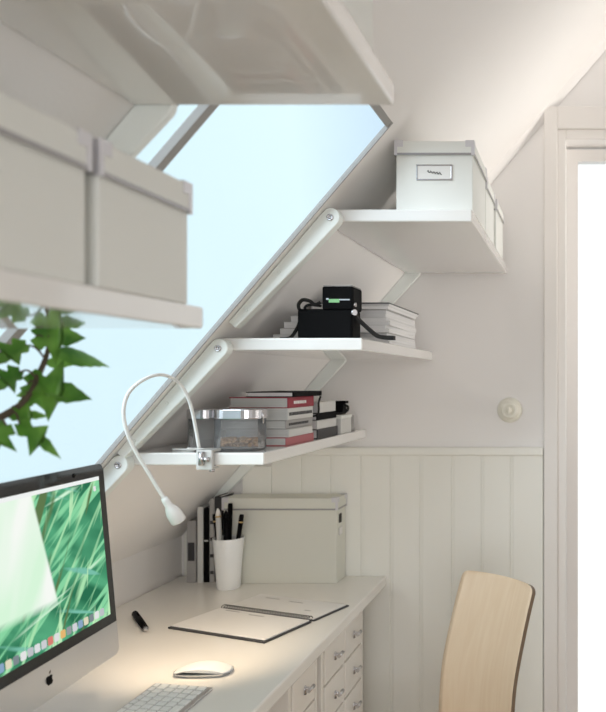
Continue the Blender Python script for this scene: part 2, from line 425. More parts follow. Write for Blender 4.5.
# ------------------------------------------------------------------ things on the desk
# computer
PH, PW = .395, .528
im = thing('desktop_computer', 'silver all-in-one computer with a green grass picture on its screen', 'computer', (-.934, 1.297, DT), R(4.6))
tilt = R(4.8); up = Vector((-math.sin(tilt), 0, math.cos(tilt))); nf = Vector((math.cos(tilt), 0, math.sin(tilt)))
P0 = Vector((0, 0, .082))
def pan(u, v_, n_=0): return P0 + Vector((0, u, 0)) + up*v_ + nf*n_
CH = .066
bm = BM(); prism(bm, rrect(-PW/2, PW/2, 0, PH, .016), lambda u, v_: pan(u, v_, -.016), lambda u, v_: pan(u, v_, -.002)); obj('case', bm, ALU, im, bevel=.002)
bm = BM(); o_ = [(-PW/2, CH)] + [(PW/2, CH)] + [q for q in rrect(-PW/2, PW/2, 0, PH, .016) if q[1] > PH/2]
prism(bm, o_, lambda u, v_: pan(u, v_, -.003), lambda u, v_: pan(u, v_, .001)); obj('black_bezel', bm, GLOSSBLACK, im)
bm = BM(); o_ = [q for q in rrect(-PW/2, PW/2, 0, PH, .014) if q[1] < PH/2] ; o_ = [(PW/2, CH-.0005), (-PW/2, CH-.0005)] + [(-PW/2, .014)] + [q for q in o_ if q[0] < 0 and q[1] < .0139] + [q for q in o_ if q[0] > 0 and q[1] < .0139] + [(PW/2, .014)]
prism(bm, o_, lambda u, v_: pan(u, v_, -.003), lambda u, v_: pan(u, v_, .0012)); obj('chin', bm, ALU, im)
# rear bulge
bm = BM(); prism(bm, rrect(-.2, .2, .06, PH-.10, .05), lambda u, v_: pan(u*.8, .17+(v_-.17)*.8, -.032), lambda u, v_: pan(u, v_, -.015)); obj('back_shell', bm, ALU, im)
# stand
bm = BM(); box(bm, -.115, .038, -.10, .10, 0, .006)
hexa(bm, [(-.115,-.08,.006), (-.100,-.08,.006), (-.100,.08,.006), (-.115,.08,.006), (-.070,-.08,.20), (-.045,-.08,.20), (-.045,.08,.20), (-.070,.08,.20)])
obj('stand', bm, ALU, im, bevel=.002)
# picture
SU0, SU1, SV0, SV1 = -PW/2+.021, PW/2-.021, CH+.020, PH-.025
def screenmat():
    m = bpy.data.materials.new('screen_picture'); m.use_nodes = True; t = m.node_tree; t.nodes.clear()
    N = t.nodes.new; L = t.links.new
    o = N('ShaderNodeOutputMaterial'); e = N('ShaderNodeEmission'); e.inputs['Strength'].default_value = .95
    tc = N('ShaderNodeTexCoord')
    def blades(angle, sc, stretch, lo, hi, dist):
        mp = N('ShaderNodeMapping'); mp.vector_type = 'TEXTURE'; mp.inputs['Rotation'].default_value = (R(angle), 0, 0); mp.inputs['Scale'].default_value = (1, stretch, 1)
        n = N('ShaderNodeTexNoise'); n.inputs['Scale'].default_value = sc; n.inputs['Detail'].default_value = 1.5; n.inputs['Distortion'].default_value = dist
        r = N('ShaderNodeMapRange'); r.inputs['From Min'].default_value = lo; r.inputs['From Max'].default_value = hi
        L(tc.outputs['Object'], mp.inputs[0]); L(mp.outputs[0], n.inputs['Vector']); L(n.outputs['Fac'], r.inputs[0]); return r.outputs[0]
    def mix(f, a, b_):
        x = N('ShaderNodeMix'); x.data_type = 'RGBA'
        L(f, x.inputs[0])
        for i, c in ((6, a), (7, b_)):
            if isinstance(c, tuple): x.inputs[i].default_value = (*c, 1)
            else: L(c, x.inputs[i])
        return x.outputs[2]
    c = mix(blades(-25, 18, 3, .35, .65, .5), (.025, .17, .085), (.10, .42, .22))
    c = mix(blades(28, 60, 14, .52, .60, .15), c, (.26, .70, .38))
    c = mix(blades(48, 42, 16, .56, .62, .15), c, (.42, .80, .45))
    c = mix(blades(12, 50, 14, .60, .66, .2), c, (.66, .95, .70))
    c = mix(blades(-18, 46, 15, .60, .66, .15), c, (.20, .55, .42))
    c = mix(blades(78, 55, 18, .60, .66, .1), c, (.55, .88, .52))
    c = mix(blades(60, 30, 8, .64, .70, .3), c, (.12, .20, .08))
    # pale broad blade on the left of the picture
    sp = N('ShaderNodeSeparateXYZ'); L(tc.outputs['Object'], sp.inputs[0])
    ma = N('ShaderNodeMath'); ma.operation = 'MULTIPLY_ADD'; ma.inputs[1].default_value = .2356; L(sp.outputs[2], ma.inputs[0]); L(sp.outputs[1], ma.inputs[2])
    r = N('ShaderNodeMapRange'); r.inputs['From Min'].default_value = .137; r.inputs['From Max'].default_value = .131; L(ma.outputs[0], r.inputs[0])
    r2 = N('ShaderNodeMapRange'); r2.inputs['From Min'].default_value = .235; r2.inputs['From Max'].default_value = .25; L(sp.outputs[2], r2.inputs[0])
    mm = N('ShaderNodeMath'); mm.operation = 'MULTIPLY'; L(r.outputs[0], mm.inputs[0]); L(r2.outputs[0], mm.inputs[1])
    pale = mix(blades(70, 14, 5, .4, .65, .2), (.72, .97, .74), (.97, 1.0, .95))
    c = mix(mm.outputs[0], c, pale)
    L(c, e.inputs['Color']); L(e.outputs[0], o.inputs[0]); return m
bm = BM(); prism(bm, [(SU0,SV0),(SU1,SV0),(SU1,SV1),(SU0,SV1)], lambda u, v_: pan(u, v_, .0005), lambda u, v_: pan(u, v_, .0016)); scr = obj('screen', bm, screenmat(), im)
bm = BM(); prism(bm, [(SU0,SV1-.0075),(SU1,SV1-.0075),(SU1,SV1),(SU0,SV1)], lambda u, v_: pan(u, v_, .0012), lambda u, v_: pan(u, v_, .0022)); obj('menu_bar', bm, emit('menu_white', (.92, .94, .93), .95), scr)
cols_ = [(.8,.25,.2),(.85,.85,.85),(.9,.55,.2),(.35,.38,.4),(.75,.75,.8),(.3,.45,.65),(.85,.8,.6),(.25,.3,.32),(.9,.9,.9),(.6,.62,.66),(.85,.86,.88),(.7,.72,.75)]
em = [emit('icon_%d' % i, c, .85) for i, c in enumerate(cols_)]
bm = BM(); k = 0; u = SU0+.06
while u < SU1-.035:
    prism(bm, rrect(u, u+.0145, SV0+.006, SV0+.0205, .003, 3), lambda a, b_: pan(a, b_, .0012), lambda a, b_: pan(a, b_, .0022), mi=k % 12); u += .0185; k += 1
obj('dock_icons', bm, em, scr)
bm = BM(); prism(bm, rrect(SU1-.022, SU1-.014, SV1-.028, SV1-.018, .002, 3), lambda a, b_: pan(a, b_, .0012), lambda a, b_: pan(a, b_, .0022)); obj('drive_icon', bm, em[8], scr)
bm = BM(); lathe(bm, [(0,0),(.0045,0),(.0045,.001),(0,.001)], 16, Matrix.Translation(pan(.16, PH-.013, .0005)) @ Matrix.Rotation(R(90)-tilt, 4, 'Y')); obj('camera_lens', bm, BLACK, im)
# fruit-shaped emblem on the chin
o_ = []
for q in range(48):
    a = 2*PI*q/48; rr = .0098*(1 + .10*math.cos(2*a) - .05*math.cos(4*a)); X_, Y_ = rr*math.cos(a)*.98, rr*math.sin(a)
    if abs(X_) < .003: Y_ -= (.0016 if Y_ > 0 else -.0010)*(1-abs(X_)/.003)
    if Y_ < 0: X_ *= 1 - .28*(-Y_/.0098)
    dx, dy = X_-.0115, Y_-.0012
    if math.hypot(dx, dy) < .0048:
        f_ = .0048/math.hypot(dx, dy); X_, Y_ = .0115+dx*f_, .0012+dy*f_
    o_.append((X_, Y_))
bm = BM(); prism(bm, o_, lambda u, v_: pan(u+.035, v_+.033, .0005), lambda u, v_: pan(u+.035, v_+.033, .0018))
lf = [(.0004,.0108),(.0012,.0140),(.0040,.0162),(.0050,.0164),(.0046,.0138),(.0026,.0114)]
prism(bm, lf, lambda u, v_: pan(u+.035, v_+.033, .0005), lambda u, v_: pan(u+.035, v_+.033, .0018)); obj('emblem', bm, BLACK, im)

# keyboard
kb = thing('keyboard', 'slim silver keyboard with white keys in front of the computer', 'keyboard', (-.823, 1.425, DT))
bm = BM(); hexa(bm, [(-.060,-.142,.001),(.060,-.142,.001),(.060,.142,.001),(-.060,.142,.001),(-.060,-.142,.015),(.060,-.142,.006),(.060,.142,.006),(-.060,.142,.015)]); obj('base', bm, ALU, kb, bevel=.001)
bm = BM(); tube(bm, [(-.052,-.14,.0062),(-.052,.14,.0062)], .006, 12); obj('battery_tube', bm, ALU, kb)
for r_ in range(6):
    x0 = -.055 + r_*.0192; x1 = x0 + (.009 if r_ == 0 else .0158)
    if r_ > 0: x0 -= .0068; x1 -= .0068
    ks = [.0158]*14
    if r_ == 5: ks = [.0158]*3 + [.0205, .094, .0205] + [.0158]*3
    if r_ == 2 or r_ == 1: ks[0 if r_ == 2 else -1] = .0245
    tot = sum(ks); gap = (.276 - tot)/(len(ks)-1); y = -.138
    for kk in ks:
        def top(xx): return .0107 - .075*xx
        bm = BM(); hexa(bm, [(x0,y,top(x0)-.001),(x1,y,top(x1)-.001),(x1,y+kk,top(x1)-.001),(x0,y+kk,top(x0)-.001),(x0,y,top(x0)+.002),(x1,y,top(x1)+.002),(x1,y+kk,top(x1)+.002),(x0,y+kk,top(x0)+.002)])
        obj('key', bm, WHITEP, kb, bevel=.0008); y += kk + gap
# mouse
mo = thing('computer_mouse', 'low white mouse on the desk beside the keyboard', 'mouse', (-.826, 1.655, DT), R(2))
def dome(bm, L_, W_, hb, ht):
    nx, ny = 20, 10; g = []
    for i in range(nx+1):
        row = []
        for j in range(ny+1):
            u = -1 + 2*i/nx; v_ = -1 + 2*j/ny
            a = u*math.sqrt(1-v_*v_*.32); b_ = v_*math.sqrt(1-u*u*.32)
            row.append(bm.verts.new((a*L_/2*1.2*.86, b_*W_/2*1.1*.92, hb + (ht-hb)*max(0, (1-abs(u)**2.2))*(1-.35*v_**4) + .0005)))
        g.append(row)
    for i in range(nx):
        for j in range(ny):
            f = bm.faces.new((g[i][j], g[i+1][j], g[i+1][j+1], g[i][j+1])); f.smooth = True
    rim = [g[i][0] for i in range(nx+1)] + [g[nx][j] for j in range(1, ny+1)] + [g[i][ny] for i in range(nx-1, -1, -1)] + [g[0][j] for j in range(ny-1, 0, -1)]
    return rim
bm = BM(); rim = dome(bm, .122, .060, .0075, .0215); bm.faces.new(rim[::-1]); obj('shell', bm, WHITEP, mo)
bm = BM(); rim = dome(bm, .122, .060, .0070, .0070)
lo = [bm.verts.new((v.co.x*.9, v.co.y*.86, .0)) for v in rim]
for k in range(len(rim)): bm.faces.new((rim[k], rim[(k+1)%len(rim)], lo[(k+1)%len(rim)], lo[k]))
bm.faces.new(lo[::-1]); obj('base', bm, ALU, mo)

# pen lying on the desk
pe = thing('pen', 'black pen with silver tip lying loose on the desk', 'pen', (-1.166, 1.985, DT))
p0 = Vector((-.052, .075, .0075)); p1 = Vector((.063, -.066, .0075))
bm = BM(); tube(bm, [p0, p0.lerp(p1,.03), p0.lerp(p1,.5), p0.lerp(p1,.90)], [.0062,.0080,.0082,.0070], 14); obj('barrel', bm, BLACK, pe)
bm = BM(); tube(bm, [p0.lerp(p1,.90), p0.lerp(p1,.97), p1], [.0068,.005,.0015], 14); obj('tip', bm, CHROME, pe)
bm = BM(); q = Vector((0,0,.0085)); tube(bm, [p0.lerp(p1,.06)+q, p0.lerp(p1,.34)+q], .0016, 8); obj('clip', bm, BLACK, pe)

# open spiral notebook
nb = thing('spiral_notebook', 'open spiral notebook with dark covers lying flat on the desk', 'notebook', (-.858, 2.062, DT), R(-20.5))
LW, PWd = .312, .165
bm = BM(); box(bm, -LW/2-.003, LW/2+.003, -PWd-.010, -.006, 0, .0045); obj('cover', bm, DGREY, nb)
bm = BM(); box(bm, -LW/2-.003, LW/2+.003, .006, PWd-.014, 0, .0035); obj('cover', bm, DGREY, nb)
bm = BM(); box(bm, -LW/2+.002, LW/2-.002, -PWd-.003, -.008, .0045, .0085); obj('page_block', bm, PAPER, nb, bevel=.001)
bm = BM(); box(bm, -LW/2+.002, LW/2-.002, .008, PWd-.021, .0035, .0065); obj('page_block', bm, PAPER, nb, bevel=.001)
bm = BM()
for k in range(34):
    x = -LW/2 + .008 + k*(LW-.016)/33
    tube(bm, [(x, .011*math.cos(a), .0082+.0065*math.sin(a)) for a in [2*PI*q/12 for q in range(13)]], .0011, 6, cap=False)
obj('spiral_wire', bm, DGREY, nb)
for x0, x1, yy in ((-.12, -.07, -.022), (-.03, .02, -.030), (-.11, -.06, .118), (-.02, .03, .112), (.08, .10, .06)):
    zz = .0083 if yy < 0 else .0063
    bm = BM(); box(bm, x0, x1, yy-.002, yy+.002, zz, zz+.0005); obj('printed_line', bm, MGREY, nb)

# pencil cup and its pens
cx, cy = -1.088, 2.335
cu = thing('pencil_cup', 'tall white tapered cup holding pens and a pencil', 'cup', (cx, cy, DT))
bm = BM(); lathe(bm, [(0,0),(.032,0),(.0345,.003),(.0375,.06),(.0455,.158),(.0435,.158),(.0355,.06),(.0320,.006),(0,.006)], 14); obj('cup', bm, WHITEP, cu, bevel=.0008)
def pen(name, label, cat, base, top, r_, m_, tipm=None, ring=None):
    t_ = thing(name, label, cat, (cx+base[0], cy+base[1], DT+.0065), 0, 'pens in the white cup')
    a = Vector((0, 0, r_*1.2)); b_ = Vector((top[0]-base[0], top[1]-base[1], top[2]))
    bm = BM(); tube(bm, [a, a.lerp(b_, .5), a.lerp(b_, .90)], r_, 10); obj('barrel', bm, m_, t_)
    bm = BM(); tube(bm, [a.lerp(b_, .90), a.lerp(b_, .955), b_], [r_, r_*.8, r_*.25] if tipm else [r_*1.04, r_*1.04, r_*.9], 10); obj('tip' if tipm else 'cap', bm, tipm or m_, t_)
    if ring: bm = BM(); tube(bm, [a.lerp(b_, .885), a.lerp(b_, .905)], r_*1.12, 10); obj('ring', bm, ring, t_)
pen('pencil', 'thick pale pencil standing point up in the white cup', 'pencil', (-.015,-.012), (-.022,-.024,.246), .0078, LGREY, PAPER, GOLD)
pen('marker_pen', 'black marker pen with gold rim leaning left in the cup', 'pen', (-.014,.005), (-.045,.003,.224), .0068, BLACK, None, GOLD)
pen('marker_pen', 'pointed black pen in the middle of the cup', 'pen', (.001,-.018), (.004,-.026,.240), .0078, BLACK, BLACK)
pen('marker_pen', 'blunt black pen with gold rim leaning to the right', 'pen', (.013,-.006), (.045,-.008,.224), .0068, BLACK, None, GOLD)
pen('marker_pen', 'dark grey pen leaning right, just left of the gold-rimmed right one', 'pen', (.006,.013), (.033,.016,.216), .0066, DGREY, None)
pen('marker_pen', 'tall dark pen at the rear of the cup, between pencil and box', 'pen', (-.010,.019), (-.010,.034,.252), .0070, BLACK, None)

# standing books at the left of the large box
def standing(name, label, px0, px1, ytop, m_, y0=2.400, d_=.085, page=PAGES, band=None):
    s_ = 750/y0; x0, x1 = (px0-578)/s_, (px1-578)/s_; h_ = (380-ytop)/s_ - ZD
    t_ = thing(name, label, 'book', ((x0+x1)/2, y0+d_/2, DT), 0, 'books standing upright on the desk')
    hw = (x1-x0)/2 - .0004; c = min(.003, hw*.3)
    bm = BM(); box(bm, -hw, -hw+c, -d_/2, d_/2, 0, h_); box(bm, hw-c, hw, -d_/2, d_/2, 0, h_); box(bm, -hw+c, hw-c, -d_/2, -d_/2+c, 0, h_)
    obj('cover', bm, m_, t_, bevel=.0008)
    bm = BM(); box(bm, -hw+c, hw-c, -d_/2+c, d_/2-.003, .003, h_-.003); obj('pages', bm, page, t_)
    if band:
        for zz, hh in band:
            bm = BM(); box(bm, -hw*.7, hw*.7, -d_/2-.0008, -d_/2+.001, h_*zz, h_*(zz+hh)); obj('spine_print', bm, LGREY if m_ in (BLACK, DGREY) else DGREY, t_)
standing('book', 'short grey book, leftmost of the upright books on the desk', 186.5, 196, 521, MGREY, band=((.35,.3),))
standing('book', 'pale book standing second from left beside the short grey one', 197.2, 203, 507, LGREY, 2.395)
standing('book', 'thin black book standing between two paler upright ones', 203.2, 209, 508, BLACK, band=((.55,.02),))
standing('book', 'grey ring-bound volume standing left of the dark patterned one', 209.3, 214.5, 499, MGREY, band=((.1,.04),(.3,.04),(.5,.04),(.7,.04)))
standing('book', 'dark patterned binder standing directly against the large box', 214.7, 222, 496.5, DGREY, band=((.08,.1),(.55,.25)), page=PAGESW)
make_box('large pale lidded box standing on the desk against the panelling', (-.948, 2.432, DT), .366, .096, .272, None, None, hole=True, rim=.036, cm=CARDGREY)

# ------------------------------------------------------------------ lowest shelf
zt = H + ST[2]
def jar(label, xc, yc, w_, d_, h_):
    t_ = thing('glass_jar', label, 'jar', (xc, yc, zt), 0, 'rectangular glass jars on the lowest shelf')
    def loop(ww, dd, z): return [Vector((p[0], p[1], z)) for p in rrect(-ww/2, ww/2, -dd/2, dd/2, dd*.42, 6)]
    lv = [loop(w_-.006, d_-.006, 0), loop(w_, d_, .004), loop(w_, d_, h_-.021), loop(w_-.006, d_-.006, h_-.021), loop(w_-.007, d_-.007, .006)]
    bm = BM(); vs = [[bm.verts.new(p) for p in l] for l in lv]; n_ = len(vs[0])
    for i in range(len(vs)-1):
        for k in range(n_): f = bm.faces.new((vs[i][k], vs[i][(k+1)%n_], vs[i+1][(k+1)%n_], vs[i+1][k])); f.smooth = True
    bm.faces.new(vs[0][::-1]); bm.faces.new(vs[-1]); obj('glass_body', bm, JARGLASS, t_)
    bm = BM(); prism(bm, rrect(-w_/2-.002, w_/2+.002, -d_/2-.002, d_/2+.002, d_*.42, 7), lambda u, v_: (u, v_, h_-.0225), lambda u, v_: (u, v_, h_), smooth=False); ld = obj('lid', bm, CHROME, t_, bevel=.002)
    bm = BM(); tube(bm, [(w_/2-.001, -.012, h_-.003), (w_/2+.003, -.012, h_-.014), (w_/2+.003, -.012, h_-.034)], .0024, 8); obj('clip', bm, CHROME, t_)
jar('rectangular glass jar with chrome lid half filled with brown nuts', -.781, 1.736, .108, .085, .0955)
jar('smaller glass jar with chrome lid, empty, left of the nut jar', -.872, 1.752, .066, .066, .0945)
bm = BM()
for k in range(150):
    x = random.uniform(-.043, .043); y = random.uniform(-.030, .030)*(1-(abs(x)/.05)**3); z = random.uniform(.0115, .027)
    a = bmesh.ops.create_icosphere(bm, subdivisions=1, radius=.0055, matrix=Matrix.Translation((x, y, z)) @ Matrix.Rotation(random.uniform(0, 6), 4, 'Z') @ Matrix.Rotation(random.uniform(0, 2), 4, 'X') @ Matrix.Diagonal((1.25, .8, .7, 1)))
for f in bm.faces: f.smooth = True
tag(obj('nuts', bm, NUTM, loc=(-.781, 1.736, zt)), 'brown nuts filling the bottom of the glass jar', 'nuts', kind='stuff')

def book(name, label, x0, x1, y0, y1, z0, th, cover, page=PAGES, title=None, group='books lying on the lowest shelf', base=None, rz=0, spine=None):
    """lying book, spine along y on the +x side"""
    t_ = thing(name, label, 'book', ((x0+x1)/2, (y0+y1)/2, z0), rz, group)
    hw, hd = (x1-x0)/2, (y1-y0)/2; c = min(.0022, th*.16)
    bm = BM(); box(bm, -hw, hw, -hd, hd, 0, c); box(bm, -hw, hw, -hd, hd, th-c, th); box(bm, hw-.003, hw, -hd, hd, c, th-c)
    obj('cover', bm, cover, t_, bevel=.0006)
    bm = BM(); box(bm, -hw+.004, hw-.003, -hd+.0012, hd-.003, c, th-c); obj('pages', bm, page, t_)
    if title:
        bm = BM(); y = -hd + 2*hd*title[1]; k = 0
        while y < -hd + 2*hd*title[2]:
            l_ = (.010, .006, .013, .008)[k % 4]; box(bm, hw-.001, hw+.0008, y, y+l_, th*.36, th*.64); y += l_+.003; k += 1
        obj('spine_title', bm, title[0], t_)
    return t_
z = zt
XS = -.716
B_ = [('rose-pink hardback, lowest in the front pile of books', .168, 0, .0205, ROSE, PAGES, None, 0),
      ('white hardback second from the bottom of the front pile', .160, .004, .0195, LGREY, PAGES, None, 0),
      ('grey hardback with dark lettering, third up in the front pile', .162, -.002, .0225, MGREY, PAGES, (DGREY, .1, .8), 0),
      ('dark-banded pale book below the red spine in the front pile', .172, .002, .0290, LGREY, PAGES, (DGREY, .05, .9), 0),
      ('book with a red spine and white lettering in the front pile', .146, .003, .0270, RED, PAGES, (PAPER, .2, .6), 0),
      ('thin black-and-white book on top of the front pile', .118, .010, .0130, BLACK, PAGESW, None, 0)]
for k, (lb, wd, dx, th, cv, pg, ti, rz) in enumerate(B_):
    y0 = 1.842 + (0, .006, .002, .004, .004, .018)[k]; y1 = 2.032 + (.0, -.02, -.003, -.012, -.008, .035)[k]
    book('book', lb, XS+dx-wd, XS+dx, y0, y1, z, th, cv, pg, ti); z += th + .0002
    if k == 3:   # black end bands
        pass
# cord round the front pile
bm = BM(); tube(bm, spline([(XS+.012, 2.052, zt+.118), (XS+.008, 2.048, zt+.10), (XS+.009, 2.046, zt+.08), (XS+.003, 2.050, zt+.066), (XS-.02, 2.056, zt+.062)], 6), .0028, 8)
z = zt
for k, (lb, wd, th, cv, pg, y0, y1) in enumerate((
      ('dark book at the bottom of the rear pile', .150, .026, DGREY, PAGESW, 2.062, 2.235),
      ('white book second from bottom of the rear pile', .150, .024, LGREY, PAGESW, 2.062, 2.225),
      ('thin black-edged book, third up in the rear pile', .140, .020, BLACK, PAGESW, 2.064, 2.230),
      ('pale thick book on top of the rear pile', .140, .030, LGREY, PAGESW, 2.075, 2.225))):
    book('book', lb, XS-wd, XS-.001*k, y0, y1, z, th, cv, pg, group='books in the rear pile on the lowest shelf'); z += th+.0002
tag(obj('black_cord', bm, SOFTBLACK), 'thin black cord hanging between the two book piles on the lowest shelf', 'cord')
make_low = thing('paper_box', 'small pale box at the far end of the lowest shelf', 'box', (-.760, 2.300, zt))
bm = BM(); box(bm, -.05, .05, -.050, .050, 0, .045); obj('body', bm, LGREY, make_low, bevel=.002)
bm = BM(); box(bm, -.0515, .0515, -.0515, .0515, .045, .056); obj('lid', bm, CARD, make_low, bevel=.002)
g = thing('small_camera', 'small black strapped device with a flat bar on top, on the pale box', 'camera', (-.760, 2.300, zt+.056))
bm = BM(); prism(bm, rrect(-.045, .045, .0, .034, .008), lambda u, v_: (u, -.020, v_), lambda u, v_: (u, .020, v_)); obj('body', bm, BLACK, g, bevel=.002)
bm = BM(); tube(bm, [(-.012, -.020, .017), (-.012, -.036, .017)], .014, 18); obj('lens', bm, GLOSSBLACK, g)
bm = BM(); box(bm, -.02, .052, -.018, .016, .034, .042); obj('top_bar', bm, BLACK, g, bevel=.002)
bm = BM(); tube(bm, spline([(.046, -.012, .030), (.060, -.020, .026), (.062, -.028, .014), (.050, -.034, .006), (.030, -.036, .0045)], 6), .0035, 8); obj('strap', bm, SOFTBLACK, g)
bm = BM(); lathe(bm, [(0,0),(.012,0),(.012,.010),(.010,.012),(.010,.046),(.007,.05),(0,.05)], 16)
tag(obj('film_canister', bm, [MGREY], loc=(-.727, 2.400, zt)), 'small grey canister at the very end of the lowest shelf', 'canister')

# clamp lamp with a bendy neck
s_ = 750/1.64
def LP(px, py, y=1.64): return Vector(((px-578)*y/750, y, H + (380-py)*y/750))
la = thing('clamp_lamp', 'white bendy-necked lamp clamped to the edge of the lowest shelf', 'lamp', (-.826, 1.672, zt))
o0 = la.location.copy()
bm = BM(); box(bm, -.018, .018, -.014, .030, .0008, .008); box(bm, -.018, .018, -.016, -.0045, -.037, .008); box(bm, -.014, .014, -.0045, .028, -.038, -.032); obj('clamp', bm, LGREY, la, bevel=.003)
bm = BM(); tube(bm, [(.004, .012, -.0345), (.004, .012, -.0286)], .008, 14); tube(bm, [(.004,.012,-.044), (.004,.012,-.037)], .006, 10); obj('clamp_screw', bm, CHROME, la)
bm = BM(); tube(bm, [(-.004,-.019,-.026), (-.004,-.019,.004)], .0065, 10); tube(bm, [(.008,-.020,-.018),(.008,-.020,-.008)], .006, 10); obj('clamp_joint', bm, CHROME, la)
neck = [LP(199,448,1.652), LP(196,430,1.645), LP(190,403,1.625), LP(180,384,1.60), LP(166,375.5,1.565), LP(152,376,1.53), LP(137,384,1.51), LP(127,396,1.50), LP(123.5,413,1.495), LP(127,432,1.50), LP(135,450,1.515), LP(148,472,1.535), LP(160,492,1.55), LP(166,501,1.555)]
bm = BM(); tube(bm, [p-o0 for p in spline(neck, 8)], .0036, 12); obj('neck', bm, WHITEP, la)
hd0, hd1 = LP(164,498,1.553)-o0, LP(178,520,1.575)-o0
dd = (hd1-hd0).normalized(); Mh = Matrix.Translation(hd0) @ dd.to_track_quat('Z', 'Y').to_matrix().to_4x4()
Lh = (hd1-hd0).length
bm = BM(); lathe(bm, [(0,0),(.006,0),(.0075,.008),(.0075,.020),(.0105,.025),(.0138,.034),(.0150,.045),(.0150,Lh+.002),(.0138,Lh+.004),(.0138,Lh-.004),(0,Lh-.004)], 24, Mh); hd = obj('lamp_head', bm, WHITEP, la)
bm = BM(); lathe(bm, [(0,Lh-.002),(.0133,Lh-.002),(.0133,Lh),(0,Lh+.001)], 20, Mh); obj('diffuser', bm, LED, hd)
bm = BM(); tube(bm, [Vector(p) for p in spline([(-.018,.020,.006), (-.035,.016,.007), (-.046,.006,.0085), (-.042,.022,.0045), (-.06,.04,.0032), (-.105,.05,.0032)], 8)], .0028, 8); obj('cable', bm, WHITEP, la)

# ------------------------------------------------------------------ middle shelf
zt = H + ST[1]
def mag(label, xr, yf, w_, l_, z, th, cover, group, rz):
    bm = BM(); box(bm, -w_/2, w_/2, -l_/2, l_/2, 0, th, 0); box(bm, -w_/2-.001, w_/2+.001, -l_/2-.001, l_/2+.001, th-(.003 if cover is DGREY else .0012), th, 1)
    o = obj('magazine', bm, [PAGESW, cover], loc=(xr-w_/2, yf+l_/2, z)); o.rotation_euler.z = rz
    return tag(o, label, 'magazine', group)
ords = ['lowest', 'second from the bottom', 'third from the bottom', 'fourth from the bottom', 'fifth from the bottom', 'sixth from the bottom', 'fifth from the top', 'fourth from the top', 'third from the top', 'second from the top', 'topmost']
cvs = [LGREY, PAPER, MGREY, PAPER, LGREY, PAPER, LGREY, PAPER, MGREY, LGREY, DGREY]
z = zt + .0002
for k, od in enumerate(ords):
    th = .0088 + .0012*(k % 3)
    mag('%s magazine, %s in the pile right of the camera' % ('dark-covered' if k == 10 else 'pale', od), -.503 + random.uniform(-.006, .006), 1.975 + random.uniform(-.012, .012), .20, .345+random.uniform(-.02,.02), z, th, cvs[k], 'magazines in the pile beside the camera', R(random.uniform(-1.5, 1.5)))
    z += th + .0002
z = zt + .0002
for k, od in enumerate(('lowest', 'second from the bottom', 'third from the bottom', 'topmost')):
    mag('thin grey booklet, %s in the short pile behind the camera' % od, -.63+.004*(k % 2), 1.815+.003*k, .108-.012*k, .14, z, .0155, (LGREY, MGREY, LGREY, MGREY)[k], 'booklets behind the camera', 0); z += .0157
# black camera
ca = thing('film_camera', 'bulky black film camera with neck strap on the middle shelf', 'camera', (-.578, 1.742, zt))
bm = BM(); box(bm, -.062, .064, -.034, .034, 0, .068); obj('body', bm, BLACK, ca, bevel=.006, seg=3)
bm = BM(); box(bm, -.004, .067, -.038, .034, .066, .119); fi = obj('viewfinder', bm, BLACK, ca, bevel=.004, seg=2)
bm = BM(); box(bm, -.002, .065, -.036, .032, .119, .1215); obj('top_cap', bm, MGREY, fi, bevel=.001)
bm = BM(); box(bm, .012, .036, -.0392, -.037, .082, .090); obj('name_plate', bm, GREENM, fi)
bm = BM(); box(bm, .036, .060, -.0392, -.037, .087, .090); box(bm, .006, .012, -.0392, -.037, .088, .092); obj('plate_edge', bm, CHROME, fi)
bm = BM(); tube(bm, [(.064, -.030, .060), (.070, -.034, .060)], .007, 14); tube(bm, [(.064, -.028, .078), (.071, -.028, .078)], .005, 12); obj('dial', bm, CHROME, ca)
bm = BM(); tube(bm, spline([(-.062, -.01, .060), (-.066, -.014, .078), (-.056, -.016, .090), (-.040, -.016, .088), (-.030, -.01, .080), (-.018, -.006, .086)], 8), .0042, 8)
tube(bm, spline([(-.050, -.008, .064), (-.054, -.006, .074), (-.044, -.004, .080), (-.018, 0, .078)], 8), .003, 8)
obj('strap_loop', bm, SOFTBLACK, ca)
def ribbon(pts, w_, th):
    bm = BM(); P = spline(pts, 8)
    for i in range(len(P)-1):
        a, b_ = P[i], P[i+1]
        hexa(bm, [a+Vector((0,-w_,-th)), b_+Vector((0,-w_,-th)), b_+Vector((0,w_,-th)), a+Vector((0,w_,-th)), a+Vector((0,-w_,th)), b_+Vector((0,-w_,th)), b_+Vector((0,w_,th)), a+Vector((0,w_,th))])
    return bm
obj('neck_strap', ribbon([(.064, .0, .052), (.074, .004, .040), (.092, .012, .022), (.106, .020, .010), (.120, .030, .0065), (.142, .040, .0058)], .010, .0050), SOFTBLACK, ca)
obj('neck_strap', ribbon([(-.064, .0, .055), (-.076, .008, .030), (-.088, .012, .012), (-.098, .014, .0045), (-.118, .016, .0035)], .008, .0026), SOFTBLACK, ca)

